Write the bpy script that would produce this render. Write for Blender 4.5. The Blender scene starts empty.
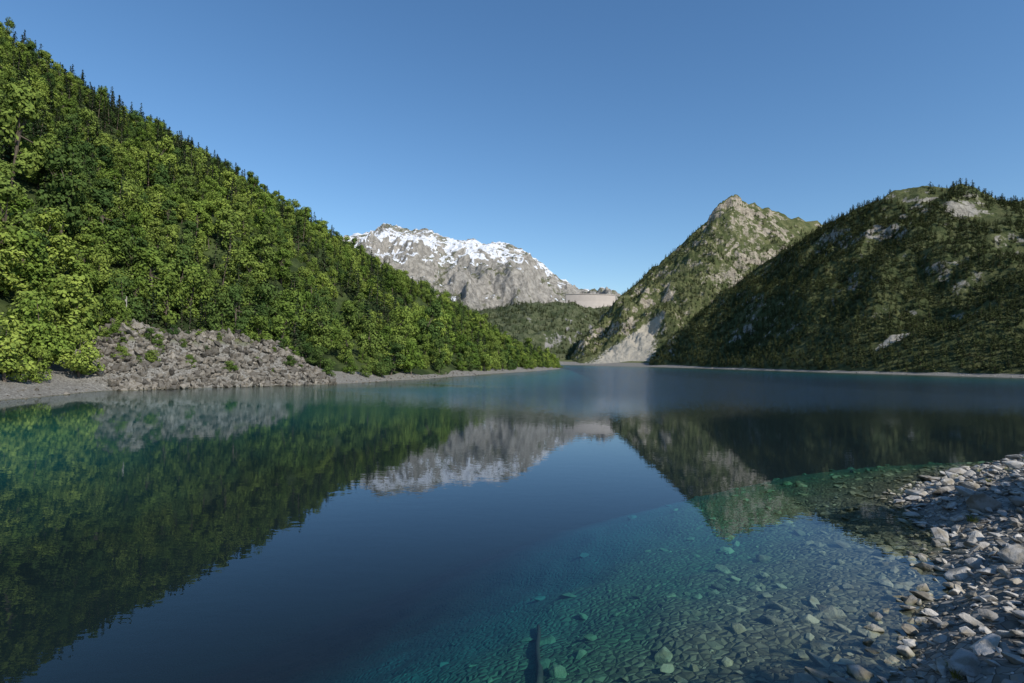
import bpy, bmesh, math, random
import numpy as np
from mathutils import Vector, Matrix, noise, Euler
from mathutils.bvhtree import BVHTree
R=np.random.RandomState(7); random.seed(7)
scn=bpy.context.scene
scn.view_settings.view_transform='Standard'; scn.view_settings.look='None'; scn.view_settings.exposure=0

# ------------------------------------------------------------ node helpers
class NT:
    def __init__(s,m):
        m.use_nodes=True; s.t=m.node_tree; s.t.nodes.clear(); s.pos=None
    def n(s,typ,**kw):
        nd=s.t.nodes.new(typ)
        for k,v in kw.items(): setattr(nd,k,v)
        return nd
    def put(s,sock,v):
        if hasattr(v,'is_output'): s.t.links.new(v,sock)
        elif isinstance(v,(tuple,list)):
            sock.default_value = tuple(v)+(1,) if (len(v)==3 and sock.type=='RGBA') else v
        else: sock.default_value=v
    def P(s):
        if s.pos is None: s.pos=s.n('ShaderNodeNewGeometry')
        return s.pos.outputs['Position']
    def N(s):
        s.P(); return s.pos.outputs['Normal']
    def map(s,scale,rot=(0,0,0)):
        m=s.n('ShaderNodeMapping'); s.put(m.inputs['Vector'],s.P()); s.put(m.inputs['Scale'],scale); s.put(m.inputs['Rotation'],rot); return m.outputs[0]
    def noise(s,scale,detail=4,rough=.55,vec=None,dist=0):
        m=s.n('ShaderNodeTexNoise'); s.put(m.inputs['Vector'],vec or s.P()); s.put(m.inputs['Scale'],scale)
        s.put(m.inputs['Detail'],detail); s.put(m.inputs['Roughness'],rough); s.put(m.inputs['Distortion'],dist); return m.outputs['Fac']
    def vor(s,scale,out='Color',vec=None,feature='F1'):
        m=s.n('ShaderNodeTexVoronoi'); m.feature=feature; s.put(m.inputs['Vector'],vec or s.P()); s.put(m.inputs['Scale'],scale); return m.outputs[out]
    def math(s,op,a,b=0.,c=None,clamp=False):
        m=s.n('ShaderNodeMath',operation=op,use_clamp=clamp); s.put(m.inputs[0],a); s.put(m.inputs[1],b)
        if c is not None: s.put(m.inputs[2],c)
        return m.outputs[0]
    def rng(s,v,a,b,c=0.,d=1.,smooth=True):
        m=s.n('ShaderNodeMapRange'); m.interpolation_type='SMOOTHSTEP' if smooth else 'LINEAR'
        for i,x in enumerate((v,a,b,c,d)): s.put(m.inputs[i],x)
        return m.outputs[0]
    def mix(s,f,a,b,mode='MIX'):
        m=s.n('ShaderNodeMix',data_type='RGBA',blend_type=mode); s.put(m.inputs[0],f); s.put(m.inputs[6],a); s.put(m.inputs[7],b); return m.outputs[2]
    def sep(s,v):
        m=s.n('ShaderNodeSeparateXYZ'); s.put(m.inputs[0],v); return m.outputs
    def bump(s,h,dist=1.,strength=1.):
        m=s.n('ShaderNodeBump'); s.put(m.inputs['Height'],h); s.put(m.inputs['Distance'],dist); s.put(m.inputs['Strength'],strength); return m.outputs[0]
    def out(s,sh):
        o=s.n('ShaderNodeOutputMaterial'); s.put(o.inputs[0],sh)
    def princ(s,col,rough=.9,norm=None,spec=.2):
        b=s.n('ShaderNodeBsdfPrincipled'); s.put(b.inputs['Base Color'],col); s.put(b.inputs['Roughness'],rough); s.put(b.inputs['Specular IOR Level'],spec)
        if norm is not None: s.put(b.inputs['Normal'],norm)
        s.out(b.outputs[0]); return b
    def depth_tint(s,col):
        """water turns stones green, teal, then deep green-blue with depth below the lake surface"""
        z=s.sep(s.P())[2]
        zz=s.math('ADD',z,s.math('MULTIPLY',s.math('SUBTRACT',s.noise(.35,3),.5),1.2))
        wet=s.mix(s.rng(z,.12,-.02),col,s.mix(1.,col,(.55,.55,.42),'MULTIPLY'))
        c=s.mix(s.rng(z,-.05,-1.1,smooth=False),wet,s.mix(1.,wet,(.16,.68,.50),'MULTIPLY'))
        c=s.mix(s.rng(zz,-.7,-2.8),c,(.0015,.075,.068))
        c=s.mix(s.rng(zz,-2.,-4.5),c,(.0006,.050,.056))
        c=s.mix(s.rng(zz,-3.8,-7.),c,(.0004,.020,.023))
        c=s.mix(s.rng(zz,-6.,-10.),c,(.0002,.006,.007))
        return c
def mat(name):
    m=bpy.data.materials.new(name); return m,NT(m)

def stone_mat(name,base=(.33,.32,.30),var=.5):
    m,t=mat(name)
    oi=t.n('ShaderNodeObjectInfo').outputs['Random']
    c=t.mix(oi,tuple(b*(1-var) for b in base),tuple(b*(1+var*.5) for b in base))
    c=t.mix(t.rng(t.noise(3.,4),.42,.65),c,t.mix(1.,c,(.62,.58,.5),'MULTIPLY'))
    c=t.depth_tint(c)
    t.princ(c,.85,t.bump(t.noise(14.,4,.65),.03),.25); return m
M_stone=stone_mat('grey_schist',(.43,.41,.38),.45)
M_scree=stone_mat('brown_scree',(.20,.18,.152),.6)

def ground_mat():
    m,t=mat('lakeside_ground')
    v=t.vor(5.,'Color'); vs=t.sep(v)[0]
    c=t.mix(vs,(.12,.115,.10),(.32,.305,.275))
    v2=t.vor(1.7,'Color',feature='F1'); c=t.mix(t.math('MULTIPLY',t.sep(v2)[1],.5),c,(.17,.155,.13))
    ed=t.vor(5.,'Distance',feature='DISTANCE_TO_EDGE')
    c=t.mix(t.rng(ed,.0,.06),(.06,.055,.045),c)
    z=t.sep(t.P())[2]
    gr=t.mix(t.noise(1.5,4),(.05,.07,.02),(.14,.14,.05))
    zz=t.math('ADD',z,t.math('MULTIPLY',t.noise(.4,4),2.))
    c=t.mix(t.rng(zz,7.5,9.),c,gr)
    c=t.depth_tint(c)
    t.princ(c,.9,t.bump(t.math('MULTIPLY',ed,.12),1.),.2); return m
M_ground=ground_mat()

def hill_mat(name,grass1,grass2,rock1,rock2,sc,rockbias,steep=(.75,.5),fine=1.,attr=None,snow=False,forest=None,steepk=.35):
    m,t=mat(name)
    n1=t.noise(sc,3,.62); n2=t.noise(sc*5,5,.65); n3=t.noise(sc*22,4,.6)
    g=t.mix(t.rng(n2,.38,.62),grass1,grass2)
    nr=t.noise(sc*9,6,.7,dist=.6)
    r=t.mix(t.rng(nr,.35,.65),rock1,rock2)
    nz=t.sep(t.N())[2]
    f=t.math('ADD',t.math('ADD',n1,t.math('MULTIPLY',n2,.8)),t.math('MULTIPLY',n3,.5))
    f=t.math('ADD',f,t.rng(nz,steep[0],steep[1],0,steepk))
    z=t.sep(t.P())[2]
    if name=='mountain_pasture': f=t.math('ADD',f,t.rng(z,120,270,-.1,.15,smooth=False))
    f=t.rng(f,rockbias,rockbias+.14)
    c=t.mix(f,g,r)
    if forest:
        zz=t.math('ADD',z,t.math('MULTIPLY',t.math('SUBTRACT',n1,.5),forest[2]))
        ff=t.math('MULTIPLY',t.rng(zz,forest[0],forest[1],1,0),t.rng(n3,.38,.5))
        c=t.mix(ff,c,(.035,.05,.022))
    if attr:
        a=t.n('ShaderNodeAttribute',attribute_name=attr).outputs['Fac']
        a=t.rng(t.math('ADD',a,t.math('MULTIPLY',t.math('SUBTRACT',n3,.5),.9)),.4,.6)
        c=t.mix(a,c,t.mix(n3,(.33,.30,.24),(.46,.42,.35)))
    if snow:
        s=t.math('ADD',t.rng(z,430,640,-.17,0.,smooth=False),t.noise(.0062,7,.74,vec=t.map((1,.5,2.2),(0,.3,0)),dist=1.1))
        s=t.math('SUBTRACT',s,t.rng(nz,.78,.4,0,.30))
        s=t.math('SUBTRACT',s,t.rng(z,800,930,0,.10))
        c=t.mix(t.rng(s,.42,.445),c,(.80,.82,.86))
    t.princ(c,.95,t.bump(t.math('MULTIPLY',nr,8*fine),1.,.9),.1); return m
M_lhill=hill_mat('forest_floor',(.025,.038,.013),(.06,.08,.026),(.13,.11,.085),(.22,.2,.17),.03,1.6,fine=.15)
M_rhill=hill_mat('mountain_pasture',(.055,.07,.028),(.105,.112,.048),(.19,.175,.15),(.36,.335,.29),.012,1.46,fine=.8,attr='scree')
M_peak=hill_mat('alpine_slope',(.07,.085,.033),(.13,.135,.06),(.21,.18,.14),(.41,.36,.285),.008,1.42,fine=1.2,attr='scree')
M_foot=hill_mat('foothill_ground',(.05,.065,.03),(.11,.12,.065),(.17,.165,.16),(.28,.27,.26),.008,1.35,fine=1.)
M_snow=hill_mat('snowy_rock',(.13,.135,.08),(.2,.195,.135),(.22,.205,.18),(.42,.39,.345),.004,1.08,fine=4.,snow=True,forest=(150,320,200))

def leaf_mat(name,a,b,c3,big=False):
    m,t=mat(name)
    oi=t.n('ShaderNodeObjectInfo').outputs['Random']
    c=t.mix(t.rng(oi,0,.55,smooth=False),a,b); c=t.mix(t.rng(oi,.55,1,smooth=False),c,c3)
    c=t.mix(t.rng(t.noise(.9,1),.3,.7),t.mix(1.,c,(.66,.70,.68),'MULTIPLY'),t.mix(1.,c,(1.25,1.18,1.1),'MULTIPLY'))
    if big: c=t.mix(t.rng(t.noise(.022,1),.42,.62),c,t.mix(1.,c,(.70,.74,.8),'MULTIPLY'))
    d=t.n('ShaderNodeBsdfDiffuse'); t.put(d.inputs[0],c)
    t.out(d.outputs[0]); return m
M_leaf=leaf_mat('beech_leaves',(.115,.18,.034),(.215,.275,.058),(.048,.092,.030),True)
M_needle=leaf_mat('fir_needles',(.034,.058,.026),(.048,.072,.03),(.022,.040,.020))
M_pine=leaf_mat('mountain_pine_needles',(.06,.078,.033),(.088,.104,.042),(.038,.054,.026))
M_grass=leaf_mat('grass_blades',(.12,.16,.03),(.2,.2,.06),(.1,.13,.03))
m,t=mat('bark'); t.princ(t.mix(t.noise(6.,3),(.06,.045,.035),(.16,.13,.1)),.95); M_bark=m

# ------------------------------------------------------------ lake outline / ground
LAKE=np.array([(-1,3.2),(2,5.2),(5.5,8.7),(7.6,10.9),(10.2,13.6),(12.6,16.6),(13.6,19),(15,22),(17.9,24.8),(22,28),(28,31),(50,38),(90,50),(250,110),(430,280),
 (393,437),(338,569),(310,740),(297,900),(250,1080),(185,1200),(110,1250),(60,1150),(0,800),(10,600),(42,485),(36,431),(15,320),(-8.5,219),(-21.5,149),
 (-33,110),(-47,89),(-53.5,76),(-52,56),(-63,35),(-64,5),(-36,-8),(-10,-2)],float)
def sdist(x,y):
    x=np.atleast_1d(x).astype(float); y=np.atleast_1d(y).astype(float)
    best=np.full(x.shape,1e12); ins=np.zeros(x.shape,bool)
    n=len(LAKE)
    for i in range(n):
        ax,ay=LAKE[i]; bx,by=LAKE[(i+1)%n]
        dx,dy=bx-ax,by-ay
        tt=np.clip(((x-ax)*dx+(y-ay)*dy)/(dx*dx+dy*dy),0,1)
        best=np.minimum(best,(x-ax-tt*dx)**2+(y-ay-tt*dy)**2)
        c=((ay>y)!=(by>y))&(x<(bx-ax)*(y-ay)/(by-ay+1e-12)+ax)
        ins^=c
    d=np.sqrt(best); return np.where(ins,-d,d)
def fbm(x,y,sc,octv=4,off=0.):
    return np.array([noise.fractal(Vector((a*sc,b*sc,off)),1.,2.,octv) for a,b in zip(x,y)])
def mound_ab(x,y):
    mx,my=x+50,y-97
    return mx*.55+my*.84, mx*-.84+my*.55
def ground_z(x,y):
    x=np.atleast_1d(x).astype(float); y=np.atleast_1d(y).astype(float)
    r=np.hypot(x,y); d=sdist(x,y)
    k=np.clip(r/120,0,1)
    d=d+fbm(x,y,.45,4)*.55*(1-k)+fbm(x,y,.06,4,3.)*2.0*np.clip((r-25)/120,0,1)
    s=np.where(r<60,.42,.28)
    up=np.where(d<8,s*d,s*8+.18*(d-8)); up=np.minimum(up,11)
    # the bed falls away faster towards the middle and the left of the near bank
    ks=.20+.20*np.clip((4-x)/14,0,1)
    dn=-np.where(-d<8,ks*-d,ks*8+.42*(-d-8)); dn=np.maximum(dn,-14)
    z=np.where(d>0,up,dn)
    z+=fbm(x,y,.9,4,7.)*.12*np.clip(1-(r/80),0,1)
    # scree bank on the left shore
    a,b=mound_ab(x,y)
    z+=5.8*np.exp(-(a/19)**4-(np.minimum(b-3.5,0)/6)**2-(np.maximum(b-3.5,0)/12)**2)*(d>0)*(np.clip(d/3,0,1))*(1+.5*fbm(x,y,.13,4,2.)-.012*a)
    return z
def mesh_obj(name,verts,faces,mats,smooth=False,link=True,mi=None):
    me=bpy.data.meshes.new(name)
    me.from_pydata(verts if isinstance(verts,list) else verts.tolist(),[],faces if isinstance(faces,list) else faces.tolist())
    for m_ in mats: me.materials.append(m_)
    if mi is not None: me.polygons.foreach_set('material_index',mi)
    if smooth: me.polygons.foreach_set('use_smooth',[True]*len(me.polygons))
    me.update()
    o=bpy.data.objects.new(name,me)
    if link: scn.collection.objects.link(o)
    return o
def grid_faces(ni,nj,wrap=False):
    i=np.arange(ni if wrap else ni-1); j=np.arange(nj-1)
    I,J=np.meshgrid(i,j,indexing='ij'); I2=(I+1)%ni
    return np.stack([I*nj+J,I2*nj+J,I2*nj+J+1,I*nj+J+1],-1).reshape(-1,4)
NA,NR=680,300
ang=np.linspace(0,2*math.pi,NA,endpoint=False); rad=np.exp(np.linspace(math.log(.6),math.log(9000),NR))
A,RR=np.meshgrid(ang,rad,indexing='ij'); gx=(RR*np.sin(A)).ravel(); gy=(RR*np.cos(A)).ravel()
gz=ground_z(gx,gy)
gv=np.stack([gx,gy,gz],-1); gf=grid_faces(NA,NR,True)[:, ::-1]
cz=float(ground_z(0,0)[0]); gv=np.vstack([gv,[[0,0,cz]]]); c=len(gv)-1
fl=gf.tolist()+[[c,((i+1)%NA)*NR,i*NR][::-1] for i in range(NA)]
ground=mesh_obj('ground',gv,fl,[M_ground],True)
if ground.data.polygons[1000].normal.z<0: ground.data.flip_normals()
terr=[(gv,fl)]

# ------------------------------------------------------------ hills
def interp(pts,n):
    pts=np.array(pts,float); k=len(pts); u=np.linspace(0,k-1,n); i=np.clip(u.astype(int),0,k-2); f=u-i
    p0=pts[np.clip(i-1,0,k-1)];p1=pts[i];p2=pts[i+1];p3=pts[np.clip(i+2,0,k-1)]; f=f[:,None]
    cr=.5*((2*p1)+(-p0+p2)*f+(2*p0-5*p1+4*p2-p3)*f*f+(-p0+3*p1-3*p2+p3)*f**3)
    lin=p1*(1-f)+p2*f
    return .5*cr+.5*lin
def loft(name,base,crest,ns,nt,prof,amp,nsc,crest_amp,crest_sc,m,ridged=True,back=.7,stretch=1.,seed=0.):
    B=interp(base,ns); C=interp(crest,ns)
    t=np.concatenate([np.linspace(0,1,nt),1+np.linspace(0,back,nt//4+1)[1:]])
    T=t[None,:,None]; P=B[:,None,:]+(C-B)[:,None,:]*T
    z=B[:,None,2]+(C-B)[:,None,2]*np.where(t<=1,np.clip(t,0,1)**prof,1-(t-1)*1.1)[None,:]
    X=P[:,:,0].ravel();Y=P[:,:,1].ravel();Z=z.ravel(); TT=np.repeat(t[None],ns,0).ravel()
    hc=np.repeat(C[:,None,2],len(t),1).ravel()
    env=np.clip(TT*4,0,1)*np.where(TT<1,np.clip((1-TT)*3.0,0,1),np.clip((TT-1)*3,0,1))
    env=env*np.clip(hc/60,.1,1)
    cx=np.clip(hc/60,.1,1)
    out=np.empty(len(X))
    for k in range(len(X)):
        v=Vector((X[k]*nsc,Y[k]*nsc*stretch,seed))
        if ridged: d=(noise.ridged_multi_fractal(v,.9,2.1,7,1.,2.)-1.1)
        else: d=noise.fractal(v,.9,2.1,6)
        e=noise.fractal(Vector((X[k]*crest_sc,Y[k]*crest_sc,seed+5)),.7,2.1,5)
        out[k]=Z[k]+d*amp*env[k]+e*crest_amp*cx[k]*min(1,TT[k]*5)
    V=np.stack([X,Y,out],-1); F=grid_faces(ns,len(t))[:, ::-1]
    o=mesh_obj(name,V,F,[m],True)
    # make normals face up
    if o.data.polygons[len(o.data.polygons)//3].normal.z<0:
        o.data.flip_normals()
    terr.append((V,F.tolist())); return o,V
lb=[(-90,-60,1),(-85,-10,1),(-78,30,1),(-59,58,.6),(-61,80,.6),(-55,98,.6),(-37,114,.5),(-24.5,152,.5),(-11.5,221,.5),(12,322,.5),(34,432,.5),(37,455,.5),(40,474,.5),(42,483,.4)]
lc=[(-420,-150,190),(-420,20,195),(-370,200,200),(-300,330,184),(-284,350,176),(-268,370,166),(-225,410,144),(-168,450,111),(-114,490,79),(-50,530,40),(-20,524,24),(6,512,14),(30,500,7),(46,492,1)]
lhill,_=loft('forested_hill',lb,lc,260,110,1.,13,.013,2.8,.03,M_lhill,ridged=False,seed=1.)
rb=[(1000,-100,2),(700,80,2),(470,265,1),(402,440,1),(346,572,1),(325,690,1),(318,742,1),(312,820,1),(305,905,1),(292,980,1),(280,1030,1),(262,1078,1),(255,1090,1)]
rc=[(1500,-100,200),(1250,300,200),(930,830,235),(765,850,258),(669,850,276),(639,870,284),(598,900,284),(581,950,278),(570,1020,268),(547,1080,246),(468,1120,190),(380,1150,105),(285,1150,4)]
rhill,rv=loft('pine_covered_mountain',rb,rc,300,150,.95,24,.0075,8,.02,M_rhill,seed=2.)
pb=[(118,1252,1),(135,1246,1),(160,1235,1),(190,1215,1),(225,1195,1),(260,1180,1),(320,1150,1),(380,1200,1),(450,1250,1),(550,1300,1),(700,1300,1),(900,1300,1)]
pc=[(119,1350,2),(173,1450,48),(240,1550,124),(304,1600,194),(400,1650,280),(502,1700,366),(562,1700,421),(612,1700,482),(655,1700,508),(719,1720,496),(875,1760,466),(1270,1860,420)]
peak,pv=loft('rocky_peak',pb,pc,300,150,.95,38,.006,13,.022,M_peak,seed=3.)
fb=[(-500,1500,0),(-300,1450,0),(-100,1400,0),(60,1400,0),(140,1420,0),(220,1500,0),(400,1650,0),(600,1750,0)]
fc=[(-400,2050,220),(-220,2000,205),(-110,2000,186),(35,2000,210),(140,2000,222),(215,2020,212),(290,2080,208),(460,2150,230)]
foot,_=loft('foothill',fb,fc,160,80,1.1,30,.006,12,.012,M_foot,seed=4.)
sb=[(-2500,2000,0),(-1600,1900,0),(-1000,1800,0),(-850,1800,0),(-700,1800,0),(-560,1800,0),(-420,1800,0),(-300,1800,0),(-150,1800,0),(0,1800,0),(100,1800,0),(200,1800,0),(320,1850,0),(420,1900,0),(600,1950,0),(1200,2000,0)]
sc_=[(-2600,4300,650),(-1490,4050,800),(-1054,4000,885),(-893,4000,956),(-787,4000,922),(-576,4000,925),(-471,4000,855),(-295,4000,840),(-84,4000,842),(56,4000,792),(197,4000,690),(337,4000,592),(478,4000,520),(689,4000,500),(900,4000,470),(1800,4200,450)]
snow,_=loft('snowy_mountain',sb,sc_,420,210,1.25,190,.0019,32,.008,M_snow,stretch=.6,seed=5.)
def addattr(o,V,fn):
    a=o.data.attributes.new('scree','FLOAT','POINT'); a.data.foreach_set('value',fn(V).astype(np.float32))
def sc1(V):
    q=np.clip(V[:,2]/115,0,1.3); cx=222+115*q; hw=80*(1-q)+5
    return np.clip(1.2-np.abs(V[:,0]-cx)/np.maximum(hw,2),0,1)*(V[:,2]<115)
def sc2(V):
    r=np.zeros(len(V))
    for (x,y,w,l) in [(395,590,9,22)]:
        r=np.maximum(r,np.exp(-((V[:,0]-x)/l)**2-((V[:,1]-y)/w)**2))
    return r
addattr(peak,pv,sc1); addattr(rhill,rv,sc2)

# ------------------------------------------------------------ BVH of the terrain
allv=[];allf=[];own=[];off=0
for k,(V,F) in enumerate(terr):
    allv+=V.tolist(); allf+=[[i+off for i in f] for f in F]; own+=[k]*len(F); off+=len(V)
bvh=BVHTree.FromPolygons(allv,allf)
def drop(x,y):
    h=bvh.ray_cast(Vector((x,y,3000)),Vector((0,0,-1)))
    if h[0] is None: return None
    n=h[1]; n=n if n.z>0 else -n
    return h[0],n,own[h[2]]

# ------------------------------------------------------------ water
m,t=mat('lake_water')
xyz=t.sep(t.P())
ruf=t.math('MULTIPLY',t.rng(xyz[1],44,100),t.rng(t.math('ADD',t.noise(.012,3,vec=t.map((.5,1.6,1))),t.math('MULTIPLY',t.rng(xyz[0],-40,40),.3)),.42,.66))
amp=t.math('ADD',.0022,t.math('MULTIPLY',ruf,.20))
h=t.math('ADD',t.noise(1.,2,.5,vec=t.map((.9,1.7,1),(0,0,.25))),t.math('MULTIPLY',t.noise(4.,1,.5,vec=t.map((.8,1.5,1),(0,0,-.3))),.3))
nb=t.bump(t.math('MULTIPLY',h,amp),1.)
dp=t.n('ShaderNodeVectorMath',operation='DOT_PRODUCT'); t.put(dp.inputs[0],t.pos.outputs['Incoming']); t.put(dp.inputs[1],nb)
ct=t.math('MINIMUM',t.math('ABSOLUTE',dp.outputs['Value']),1.)
fres=t.math('ADD',.02,t.math('MULTIPLY',t.math('POWER',t.math('SUBTRACT',1.,ct),5.),.98))
gl=t.n('ShaderNodeBsdfGlossy'); t.put(gl.inputs['Color'],(.70,.77,.86)); t.put(gl.inputs['Roughness'],t.math('MULTIPLY',ruf,.08)); t.put(gl.inputs['Normal'],nb)
tp=t.n('ShaderNodeBsdfTransparent'); t.put(tp.inputs[0],(.92,.98,.98))
mx=t.n('ShaderNodeMixShader'); t.put(mx.inputs[0],fres); t.put(mx.inputs[1],tp.outputs[0]); t.put(mx.inputs[2],gl.outputs[0]); t.out(mx.outputs[0])
water=mesh_obj('lake_water',[(-300,-100,0),(900,-100,0),(900,1400,0),(-300,1400,0)],[[0,1,2,3]],[m])

# ------------------------------------------------------------ plants and stones
def quads(cen,nor,size,asp=1.):
    n=len(cen); r=R.normal(size=(n,3)); nor=nor/np.linalg.norm(nor,axis=1)[:,None]
    u=np.cross(nor,r); u/=np.linalg.norm(u,axis=1)[:,None]; v=np.cross(nor,u)
    s=(size if np.ndim(size) else np.full(n,size))[:,None]
    q=np.stack([cen-u*s,cen-v*s*asp,cen+u*s,cen+v*s*asp],1)
    return q.reshape(-1,3)
def tube(p0,p1,r0,r1,k=6):
    p0=np.array(p0,float);p1=np.array(p1,float); d=(p1-p0)/np.linalg.norm(p1-p0)
    a=np.cross(d,[.3,.9,.2]); a/=np.linalg.norm(a); b=np.cross(d,a)
    th=np.linspace(0,2*math.pi,k,endpoint=False)
    c=np.cos(th)[:,None]*a+np.sin(th)[:,None]*b
    V=np.vstack([p0+c*r0,p1+c*r1]); F=[[i,(i+1)%k,(i+1)%k+k,i+k] for i in range(k)]
    return V,F
def assemble(name,qv,tubes,leafm):
    nq=len(qv)//4; F=np.arange(nq*4).reshape(-1,4).tolist(); V=[qv]; off=nq*4; mi=[0]*nq
    for tv,tf in tubes:
        V.append(tv); F+=[[i+off for i in f] for f in tf]; off+=len(tv); mi+=[1]*len(tf)
    return mesh_obj(name,np.vstack(V),F,[leafm,M_bark],link=False,mi=mi)
def broadleaf(name,H=10.,W=3.3,nl=17,per=125,ls=.26):
    cen=[];nor=[];sz=[];tb=[]
    top=np.array([R.normal()*.3,R.normal()*.3,H*.55]); tb.append(tube((0,0,-1),top,.22,.12,6))
    for i in range(nl):
        th=i*2.399+R.rand()*.6; zz=R.uniform(.16,.95); prof=math.sin(math.pi*min(1,(zz*.85+.12)))**.7
        rr=W*prof*R.uniform(.35,.85)
        c=np.array([math.cos(th)*rr,math.sin(th)*rr,H*zz*.9]); lr=R.uniform(.95,1.75)*(W/3.3)
        if i%2==0: tb.append(tube(top*R.uniform(.35,.95),c,.09,.03,4))
        d=R.normal(size=(per,3)); d/=np.linalg.norm(d,axis=1)[:,None]
        rad=lr*(.6+.5*R.rand(per)**.6)
        p=c+d*rad[:,None]*np.array([1,1,.72]); cen.append(p); nor.append(d+R.normal(size=(per,3))*.4+np.array([0,0,.35])); sz.append(R.uniform(.6,1.3,per)*ls)
    return assemble(name,quads(np.vstack(cen),np.vstack(nor),np.concatenate(sz),.7),tb,M_leaf)
def conifer(name,H=13.,W=2.3,lev=24,nb=7,m=None,ragged=.25,low=.1,ls=.42,power=.8,seg=4):
    cen=[];nor=[];sz=[];tb=[tube((0,0,-1),(0,0,H*.98),.2,.02,5)]
    for l in range(lev):
        f=low+(1-low)*(l/(lev-1)); z=H*f
        for b in range(nb):
            if R.rand()<ragged*.5: continue
            th=R.rand()*6.283; L=W*((1-f)**power+.06)*R.uniform(1-ragged*1.6,1.15)
            droop=R.uniform(-.35,.1)*(1-f)+.15*f
            e=np.array([math.cos(th)*L,math.sin(th)*L,z+droop*L])
            if b%3==0: tb.append(tube((0,0,z),e,.035,.01,3))
            for s in range(seg):
                g=(s+.7)/seg; c=np.array([0,0,z])*(1-g)+e*g+R.normal(size=3)*.1
                cen.append(c); nor.append(np.array([math.cos(th)*.4,math.sin(th)*.4,1.])+R.normal(size=3)*.45); sz.append(ls*R.uniform(.6,1.15)*(1-.45*f))
                if s%2: cen.append(c+np.array([0,0,-.1])); nor.append(np.array([math.cos(th),math.sin(th),.1])+R.normal(size=3)*.5); sz.append(ls*R.uniform(.6,1.)*(1-.45*f))
    return assemble(name,quads(np.array(cen),np.array(nor),np.array(sz),.6),tb,m)
def coll(name,objs):
    c=bpy.data.collections.new(name)
    for o in objs: c.objects.link(o)
    return c
C_broad=coll('beech_kinds',[broadleaf('beech_a'),broadleaf('beech_b',9,3.6,19),broadleaf('beech_c',11.5,2.9,18),broadleaf('beech_d',8,3.,14),broadleaf('beech_e',12.5,3.1,20)])
C_con=coll('fir_kinds',[conifer('fir_a',13,2.7,18,6,M_needle,.35,ls=.52,seg=3),conifer('fir_b',14.,3.1,18,6,M_needle,.5,ls=.52,power=.6,seg=3),conifer('fir_c',11,2.9,16,6,M_needle,.5,.15,.55,.6,3)])
C_pine=coll('pine_kinds',[conifer('pine_a',9,2.8,11,5,M_pine,.4,.12,.75,.5,3),conifer('pine_b',8,3.2,10,5,M_pine,.5,.15,.8,.4,3),conifer('pine_c',10,2.4,12,5,M_pine,.35,.1,.7,.6,3)])
def rock(name,m,flat=.5,n=16):
    bm=bmesh.new()
    for i in range(n):
        v=Vector(R.normal(size=3)); v.normalize(); v*=R.uniform(.8,1.05)
        bm.verts.new((v.x*.5,v.y*.5*R.uniform(.6,.9),v.z*.5*flat))
    r=bmesh.ops.convex_hull(bm,input=bm.verts)
    bmesh.ops.delete(bm,geom=[v for v in bm.verts if not v.link_faces],context='VERTS')
    bmesh.ops.dissolve_limit(bm,angle_limit=.25,verts=bm.verts,edges=bm.edges)
    bmesh.ops.bevel(bm,geom=list(bm.edges),offset=.02,segments=1,affect='EDGES')
    me=bpy.data.meshes.new(name); bm.to_mesh(me); bm.free(); me.materials.append(m)
    return bpy.data.objects.new(name,me)
C_stone=coll('stone_kinds',[rock('stone_%s'%c,M_stone,f,n) for c,f,n in zip('abcdefgh',(.35,.5,.3,.5,.42,.25,.4,.38),(14,16,12,18,14,12,16,13))])
C_scree=coll('scree_kinds',[rock('scree_%s'%c,M_scree,f,14) for c,f in zip('abcdef',(.6,.75,.5,.8,.65,.55))])
def tuft(name):
    V=[];F=[]
    for i in range(60):
        th=R.rand()*6.283; r=R.rand()*.12; b=np.array([math.cos(th)*r,math.sin(th)*r,0]); L=R.uniform(.10,.24)
        d=np.array([math.cos(th)*R.uniform(.1,.9),math.sin(th)*R.uniform(.1,.9),1.]); w=np.array([-math.sin(th),math.cos(th),0])*.006
        k=len(V); V+=[b-w,b+w,b+d*L*.6+w*.7,b+d*L*.6-w*.7,b+d*L+np.array([d[0],d[1],-.2])*L*.3]; F+=[[k,k+1,k+2,k+3],[k+3,k+2,k+4]]
    return mesh_obj(name,[list(map(float,v)) for v in V],F,[M_grass],link=False)
C_tuft=coll('tuft_kinds',[tuft('tuft_a'),tuft('tuft_b')])

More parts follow.
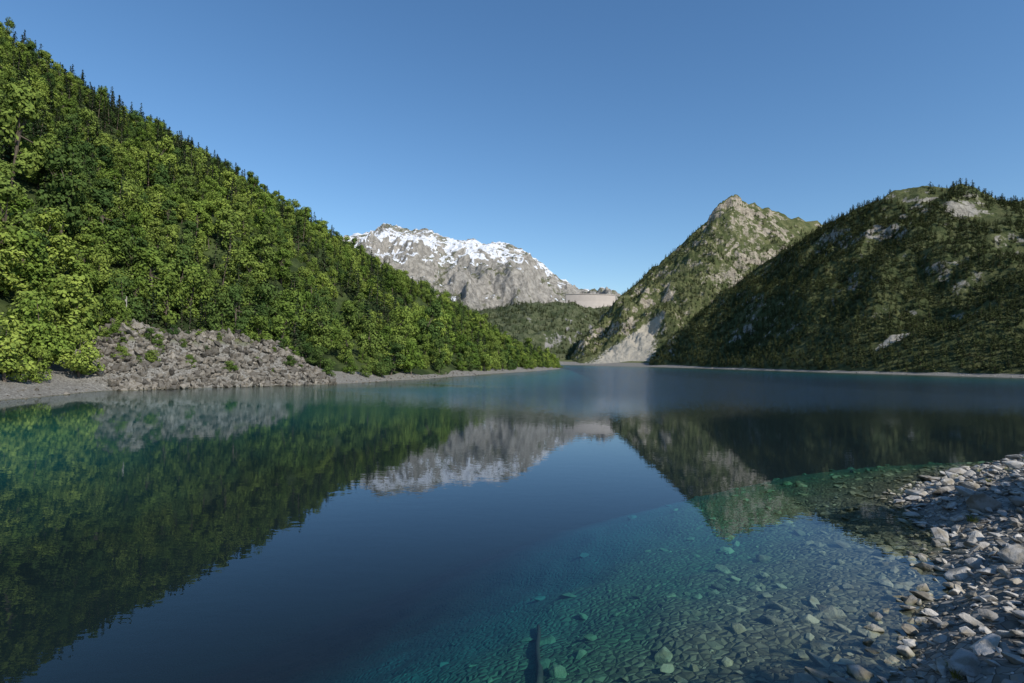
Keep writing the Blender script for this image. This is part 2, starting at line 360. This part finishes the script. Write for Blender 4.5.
def scatter(name,pts,rots,scales,c):
    n=len(pts); print(name,n)
    me=bpy.data.meshes.new(name); me.from_pydata([tuple(map(float,p)) for p in pts],[],[])
    a=me.attributes.new('rot','FLOAT_VECTOR','POINT'); a.data.foreach_set('vector',np.array(rots,np.float32).ravel())
    a=me.attributes.new('scl','FLOAT_VECTOR','POINT'); a.data.foreach_set('vector',np.array(scales,np.float32).ravel())
    a=me.attributes.new('idx','INT','POINT'); a.data.foreach_set('value',R.randint(0,len(c.objects),n).astype(np.int32))
    o=bpy.data.objects.new(name,me); scn.collection.objects.link(o)
    g=bpy.data.node_groups.new(name+'_scatter','GeometryNodeTree')
    g.interface.new_socket('Geometry',in_out='INPUT',socket_type='NodeSocketGeometry'); g.interface.new_socket('Geometry',in_out='OUTPUT',socket_type='NodeSocketGeometry')
    N=g.nodes; L=g.links
    gi=N.new('NodeGroupInput'); go=N.new('NodeGroupOutput'); ip=N.new('GeometryNodeInstanceOnPoints'); ci=N.new('GeometryNodeCollectionInfo')
    ci.inputs['Collection'].default_value=c; ci.inputs['Separate Children'].default_value=True; ci.inputs['Reset Children'].default_value=True
    def na(nm,ty):
        q=N.new('GeometryNodeInputNamedAttribute'); q.data_type=ty; q.inputs['Name'].default_value=nm; return q.outputs['Attribute']
    er=N.new('FunctionNodeEulerToRotation'); L.new(na('rot','FLOAT_VECTOR'),er.inputs[0])
    L.new(gi.outputs[0],ip.inputs['Points']); L.new(ci.outputs[0],ip.inputs['Instance']); ip.inputs['Pick Instance'].default_value=True
    L.new(na('idx','INT'),ip.inputs['Instance Index']); L.new(er.outputs[0],ip.inputs['Rotation']); L.new(na('scl','FLOAT_VECTOR'),ip.inputs['Scale'])
    L.new(ip.outputs[0],go.inputs[0])
    md=o.modifiers.new('scatter','NODES'); md.node_group=g
    return o
def jgrid(x0,x1,y0,y1,s):
    X,Y=np.meshgrid(np.arange(x0,x1,s),np.arange(y0,y1,s)); X=X.ravel()+R.uniform(-.5,.5,X.size)*s; Y=Y.ravel()+R.uniform(-.5,.5,Y.size)*s
    return X,Y
def nz_(x,y,s,o=0.): return noise.fractal(Vector((x*s,y*s,o)),.8,2.,3)

# left hill woods
bl=[[],[],[]]; cn=[[],[],[]]
X,Y=jgrid(-420,60,0,560,5.1)
SD=sdist(X,Y)
for x,y,sd in zip(X,Y,SD):
    if sd<(2.0 if y>105 else 3.6): continue
    if x>0 and y<200: continue
    if x<-1.25*y-25: continue
    h=drop(x,y)
    if h is None or h[2]>1: continue
    p,n,o=h
    if o==0 and (sd>45 or y<20): continue
    if p.z<.5: continue
    a,b=mound_ab(x,y)
    if abs(a)<17 and b<4.5+2.5*nz_(x,y,.1,1.): continue
    hh=p.z/150
    pc=.14+.42*hh+.8*nz_(x,y,.03)+(.1 if y>300 else 0)
    low=min(1,sd/20)
    if R.rand()<pc and sd>9:
        s=(.45+.75*R.rand()**1.2)*(.6+.4*low); q=cn; sv=(s*1.05,s*1.05,s*R.uniform(.8,1.1))
    else:
        s=(.42+.7*R.rand()**1.3+.4*nz_(x,y,.03,6.))*(.78+.3*low)*(1.0 if y>150 else 1.12); s=max(.38,s); q=bl; sv=(s*R.uniform(.85,1.15),s*R.uniform(.85,1.15),s*R.uniform(.8,1.3))
    q[0].append((x,y,p.z-.5)); q[1].append((R.normal()*.06,R.normal()*.06,R.rand()*6.28)); q[2].append(sv)
for i in range(40):   # shrubs growing out of the scree bank
    a=R.uniform(-17,17); b=R.uniform(-4,5); x=-50+a*.55-b*.84; y=97+a*.84+b*.55
    if sdist(x,y)[0]<2: continue
    s=R.uniform(.12,.34); bl[0].append((x,y,drop(x,y)[0].z-.3)); bl[1].append((0,0,R.rand()*6.28)); bl[2].append((s,s,s*.8))
scatter('beech_forest',*bl,C_broad); scatter('fir_forest',*cn,C_con)
# pine woods across the lake
pn=[[],[],[]]
X,Y=jgrid(240,1100,200,1160,5.7)
for x,y in zip(X,Y):
    if x>1.05*y+40: continue
    h=drop(x,y)
    if h is None or h[2]!=2: continue
    p,n,o=h
    if p.z<2.2: continue
    dens=1.45-.75*max(0,p.z-130)/150+1.2*nz_(x,y,.012,4.)-.3*max(0,.6-n.z)
    v=sc2(np.array([[x,y,p.z]]))[0]
    if v>.4 or R.rand()>dens: continue
    s=R.uniform(.55,1.15)+.4*R.rand()**3; pn[0].append((x,y,p.z-.3)); pn[1].append((R.normal()*.04,R.normal()*.04,R.rand()*6.28)); pn[2].append((s*1.15,s*1.15,s*R.uniform(.8,1.15)))
X,Y=jgrid(110,1000,1180,1720,8.5)
for x,y in zip(X,Y):
    h=drop(x,y)
    if h is None or h[2]!=3: continue
    p,n,o=h
    if p.z<2.5 or p.z>450: continue
    if sc1(np.array([[x,y,p.z]]))[0]>.3: continue
    if R.rand()>1.05-.75*p.z/430+1.2*nz_(x,y,.009,9.): continue
    s=R.uniform(.6,1.25); pn[0].append((x,y,p.z-.3)); pn[1].append((0,0,R.rand()*6.28)); pn[2].append((s*1.1,s*1.1,s))
scatter('pine_forest',*pn,C_pine)
pn=[[],[],[]]
X,Y=jgrid(-300,420,1420,2150,12)
for x,y in zip(X,Y):
    h=drop(x,y)
    if h is None or h[2]!=4: continue
    p=h[0]
    if p.z<2 or R.rand()>.62+1.1*nz_(x,y,.008,2.): continue
    s=R.uniform(.7,1.4); pn[0].append((x,y,p.z-.3)); pn[1].append((0,0,R.rand()*6.28)); pn[2].append((s*1.2,s*1.2,s))
scatter('foothill_pine_forest',*pn,C_pine)
# trees of the near bank, right of the view
tr=[[],[],[]]
for i in range(16):
    f=(i%8)/7; x=15.4+12*f+(i//8)*2.+R.normal()*.4; y=-4.2+12*f-(i//8)*3.4+R.normal()*.4
    z=drop(x,y)[0].z; s=R.uniform(.85,1.02); tr[0].append((x,y,z-.3)); tr[1].append((0,0,R.rand()*6.28)); tr[2].append((s,s,s))
scatter('lakeside_trees',*tr,C_broad)

# stones of the near shore
def stones(name,cnt,x0,x1,y0,y1,keep,smin,smax,c,pw=3.,sink=.12,tilt=.25):
    out=[[],[],[]]
    X=R.uniform(x0,x1,cnt); Y=R.uniform(y0,y1,cnt); S=sdist(X,Y)
    for x,y,sd in zip(X,Y,S):
        if not keep(x,y,sd): continue
        h=drop(x,y)
        if h is None: continue
        s=smin+(smax-smin)*R.rand()**pw
        q=h[1].to_track_quat('Z','Y').to_euler()
        out[0].append((x,y,h[0].z+s*sink)); out[1].append((q.x+R.normal()*tilt,q.y+R.normal()*tilt,R.rand()*6.28)); out[2].append((s,s*R.uniform(.7,1.1),s*R.uniform(.7,1.2)))
    return scatter(name,*out,c)
stones('shore_stones',36000,0,38,3,38,lambda x,y,sd: -.6<sd<9 and x>.2*y,.06,.5,C_stone,4.,.12,.25)
stones('shore_boulders',650,2,34,5,34,lambda x,y,sd: -.3<sd<6,.5,1.2,C_stone,2.,.1,.2)
stones('submerged_stones',18000,-8,30,4,40,lambda x,y,sd: -12<sd<-.3 and R.rand()<math.exp(sd/3.2)*1.1,.08,.75,C_stone,4.5,.02,.1)
stones('beach_stones',9000,-75,10,40,200,lambda x,y,sd: -.8<sd<4,.2,.9,C_scree,3.)
def inm(x,y,sd):
    a,b=mound_ab(x,y)
    return abs(a)<19 and -12<b<7 and sd>-.5
stones('scree_rocks',16000,-80,-25,70,130,inm,.4,2.3,C_scree,3.,.2,.6)
stones('far_shore_stones',6000,280,420,430,1000,lambda x,y,sd: -.5<sd<6,.5,2.2,C_stone,2.)
g=[[],[],[]]
for i in range(420):
    x=R.uniform(5,32); y=R.uniform(7,34); sd=sdist(x,y)[0]
    if not(.8<sd<7) or nz_(x,y,.5,3)<.12: continue
    g[0].append((x,y,drop(x,y)[0].z+.03)); g[1].append((0,0,R.rand()*6.28)); s=R.uniform(.6,1.3); g[2].append((s,s,s))
scatter('grass_tufts',*g,C_tuft)

# sunken log
def sunk(name,pts,rad,m):
    V=[];F=[];k=9
    for i,(x,y) in enumerate(pts):
        z=drop(x,y)[0].z+.09
        for a in range(k):
            th=a/k*6.283; r=rad*(1-.5*i/len(pts))*(1+.15*math.sin(a*2.3+i)); V.append((x+math.cos(th)*r,y,z+math.sin(th)*r))
    n=len(pts)
    for i in range(n-1):
        for a in range(k): F.append([i*k+a,i*k+(a+1)%k,(i+1)*k+(a+1)%k,(i+1)*k+a])
    F.append(list(range(k))[::-1]); F.append([(n-1)*k+a for a in range(k)])
    return mesh_obj(name,V,F,[m],True)
m,t=mat('waterlogged_wood'); t.princ(t.mix(t.noise(7.,4),(.006,.02,.018),(.02,.04,.03)),.8)
sunk('sunken_log',[(.62+.02*i+.02*math.sin(i),10.6+i*.45) for i in range(10)],.07,m)

# wooden pole on the left bank
m,t=mat('weathered_wood'); t.princ(t.mix(t.noise(5.,4),(.22,.2,.17),(.4,.38,.34)),.8); M_wood=m
x,y=-61.5,90.5; z=drop(x,y)[0].z; h=4.2
V1,F1=tube((0,0,-.5),(0,0,h),.10,.07,8); V2,F2=tube((0,0,h),(0,0,h+.12),.12,.03,8); V3,F3=tube((-.1,-.08,h-.7),(-.1,-.08,h-.35),.09,.09,6)
F=F1+[[a+8*2 for a in f] for f in F2]+[[a+32 for a in f] for f in F3]+[list(range(24,32))]+[[38+a for a in range(6)]]
o=mesh_obj('wooden_pole',np.vstack([V1,V2,V3]),F,[M_wood]); o.location=(x,y,z)

# concrete dam in the valley
m,t=mat('pale_concrete')
t.princ(t.mix(t.noise(.05,4),(.40,.35,.31),(.52,.46,.405)),.9,t.bump(t.noise(.3,3),.5)); M_conc=m
dam=bpy.data.objects.new('concrete_dam',None); scn.collection.objects.link(dam)
def section(n,prof,cx,hw,top,sag,yc):
    V=[];F=[];k=len(prof)
    for i in range(n):
        u=i/(n-1)*2-1
        for (dy,dz) in prof: V.append((cx+hw*u,yc-sag*(1-u*u)+dy,top+dz))
    for i in range(n-1):
        for j in range(k): F.append([i*k+j,i*k+(j+1)%k,(i+1)*k+(j+1)%k,(i+1)*k+j])
    F.append(list(range(k))); F.append([(n-1)*k+j for j in range(k)][::-1]); return V,F
V,F=section(41,[(0,0),(-4,-30),(-14,-70),(-30,-150),(40,-150),(14,0)],345,110,309,22,2540); o=mesh_obj('arch_wall',V,F,[M_conc]); o.parent=dam
V,F=section(41,[(-2,.1),(16,.1),(16,3.),(-2,3.)],345,110,309,22,2540); o=mesh_obj('crest_parapet',V,F,[M_conc]); o.parent=dam

# ------------------------------------------------------------ light, sky, camera
S=Vector((.54,-.56,.63)).normalized()
l=bpy.data.lights.new('sun','SUN'); l.energy=5.; l.angle=math.radians(.5); l.color=(1,.95,.86)
so=bpy.data.objects.new('sun',l); scn.collection.objects.link(so); so.rotation_euler=S.to_track_quat('Z','Y').to_euler()
w=bpy.data.worlds.new('World'); scn.world=w; w.use_nodes=True; wt=w.node_tree
bg=wt.nodes['Background']; sk=wt.nodes.new('ShaderNodeTexSky'); sk.sky_type='NISHITA'; sk.sun_disc=False
sk.sun_elevation=math.asin(S.z); sk.sun_rotation=math.atan2(S.x,S.y); sk.altitude=900; sk.air_density=1.2; sk.dust_density=.3; sk.ozone_density=3.2
hs=wt.nodes.new('ShaderNodeHueSaturation'); hs.inputs['Saturation'].default_value=1.17
wt.links.new(sk.outputs[0],hs.inputs['Color']); wt.links.new(hs.outputs[0],bg.inputs[0]); bg.inputs[1].default_value=.142
cam=bpy.data.cameras.new('camera'); cam.lens=20; cam.sensor_width=36; cam.shift_y=20/1024; cam.clip_start=.1; cam.clip_end=20000
co=bpy.data.objects.new('camera',cam); scn.collection.objects.link(co)
co.matrix_world=Matrix.Translation((0,0,5))@Matrix.Rotation(math.pi/2,4,'X')@Matrix.Rotation(.0195,4,'Z')
scn.camera=co
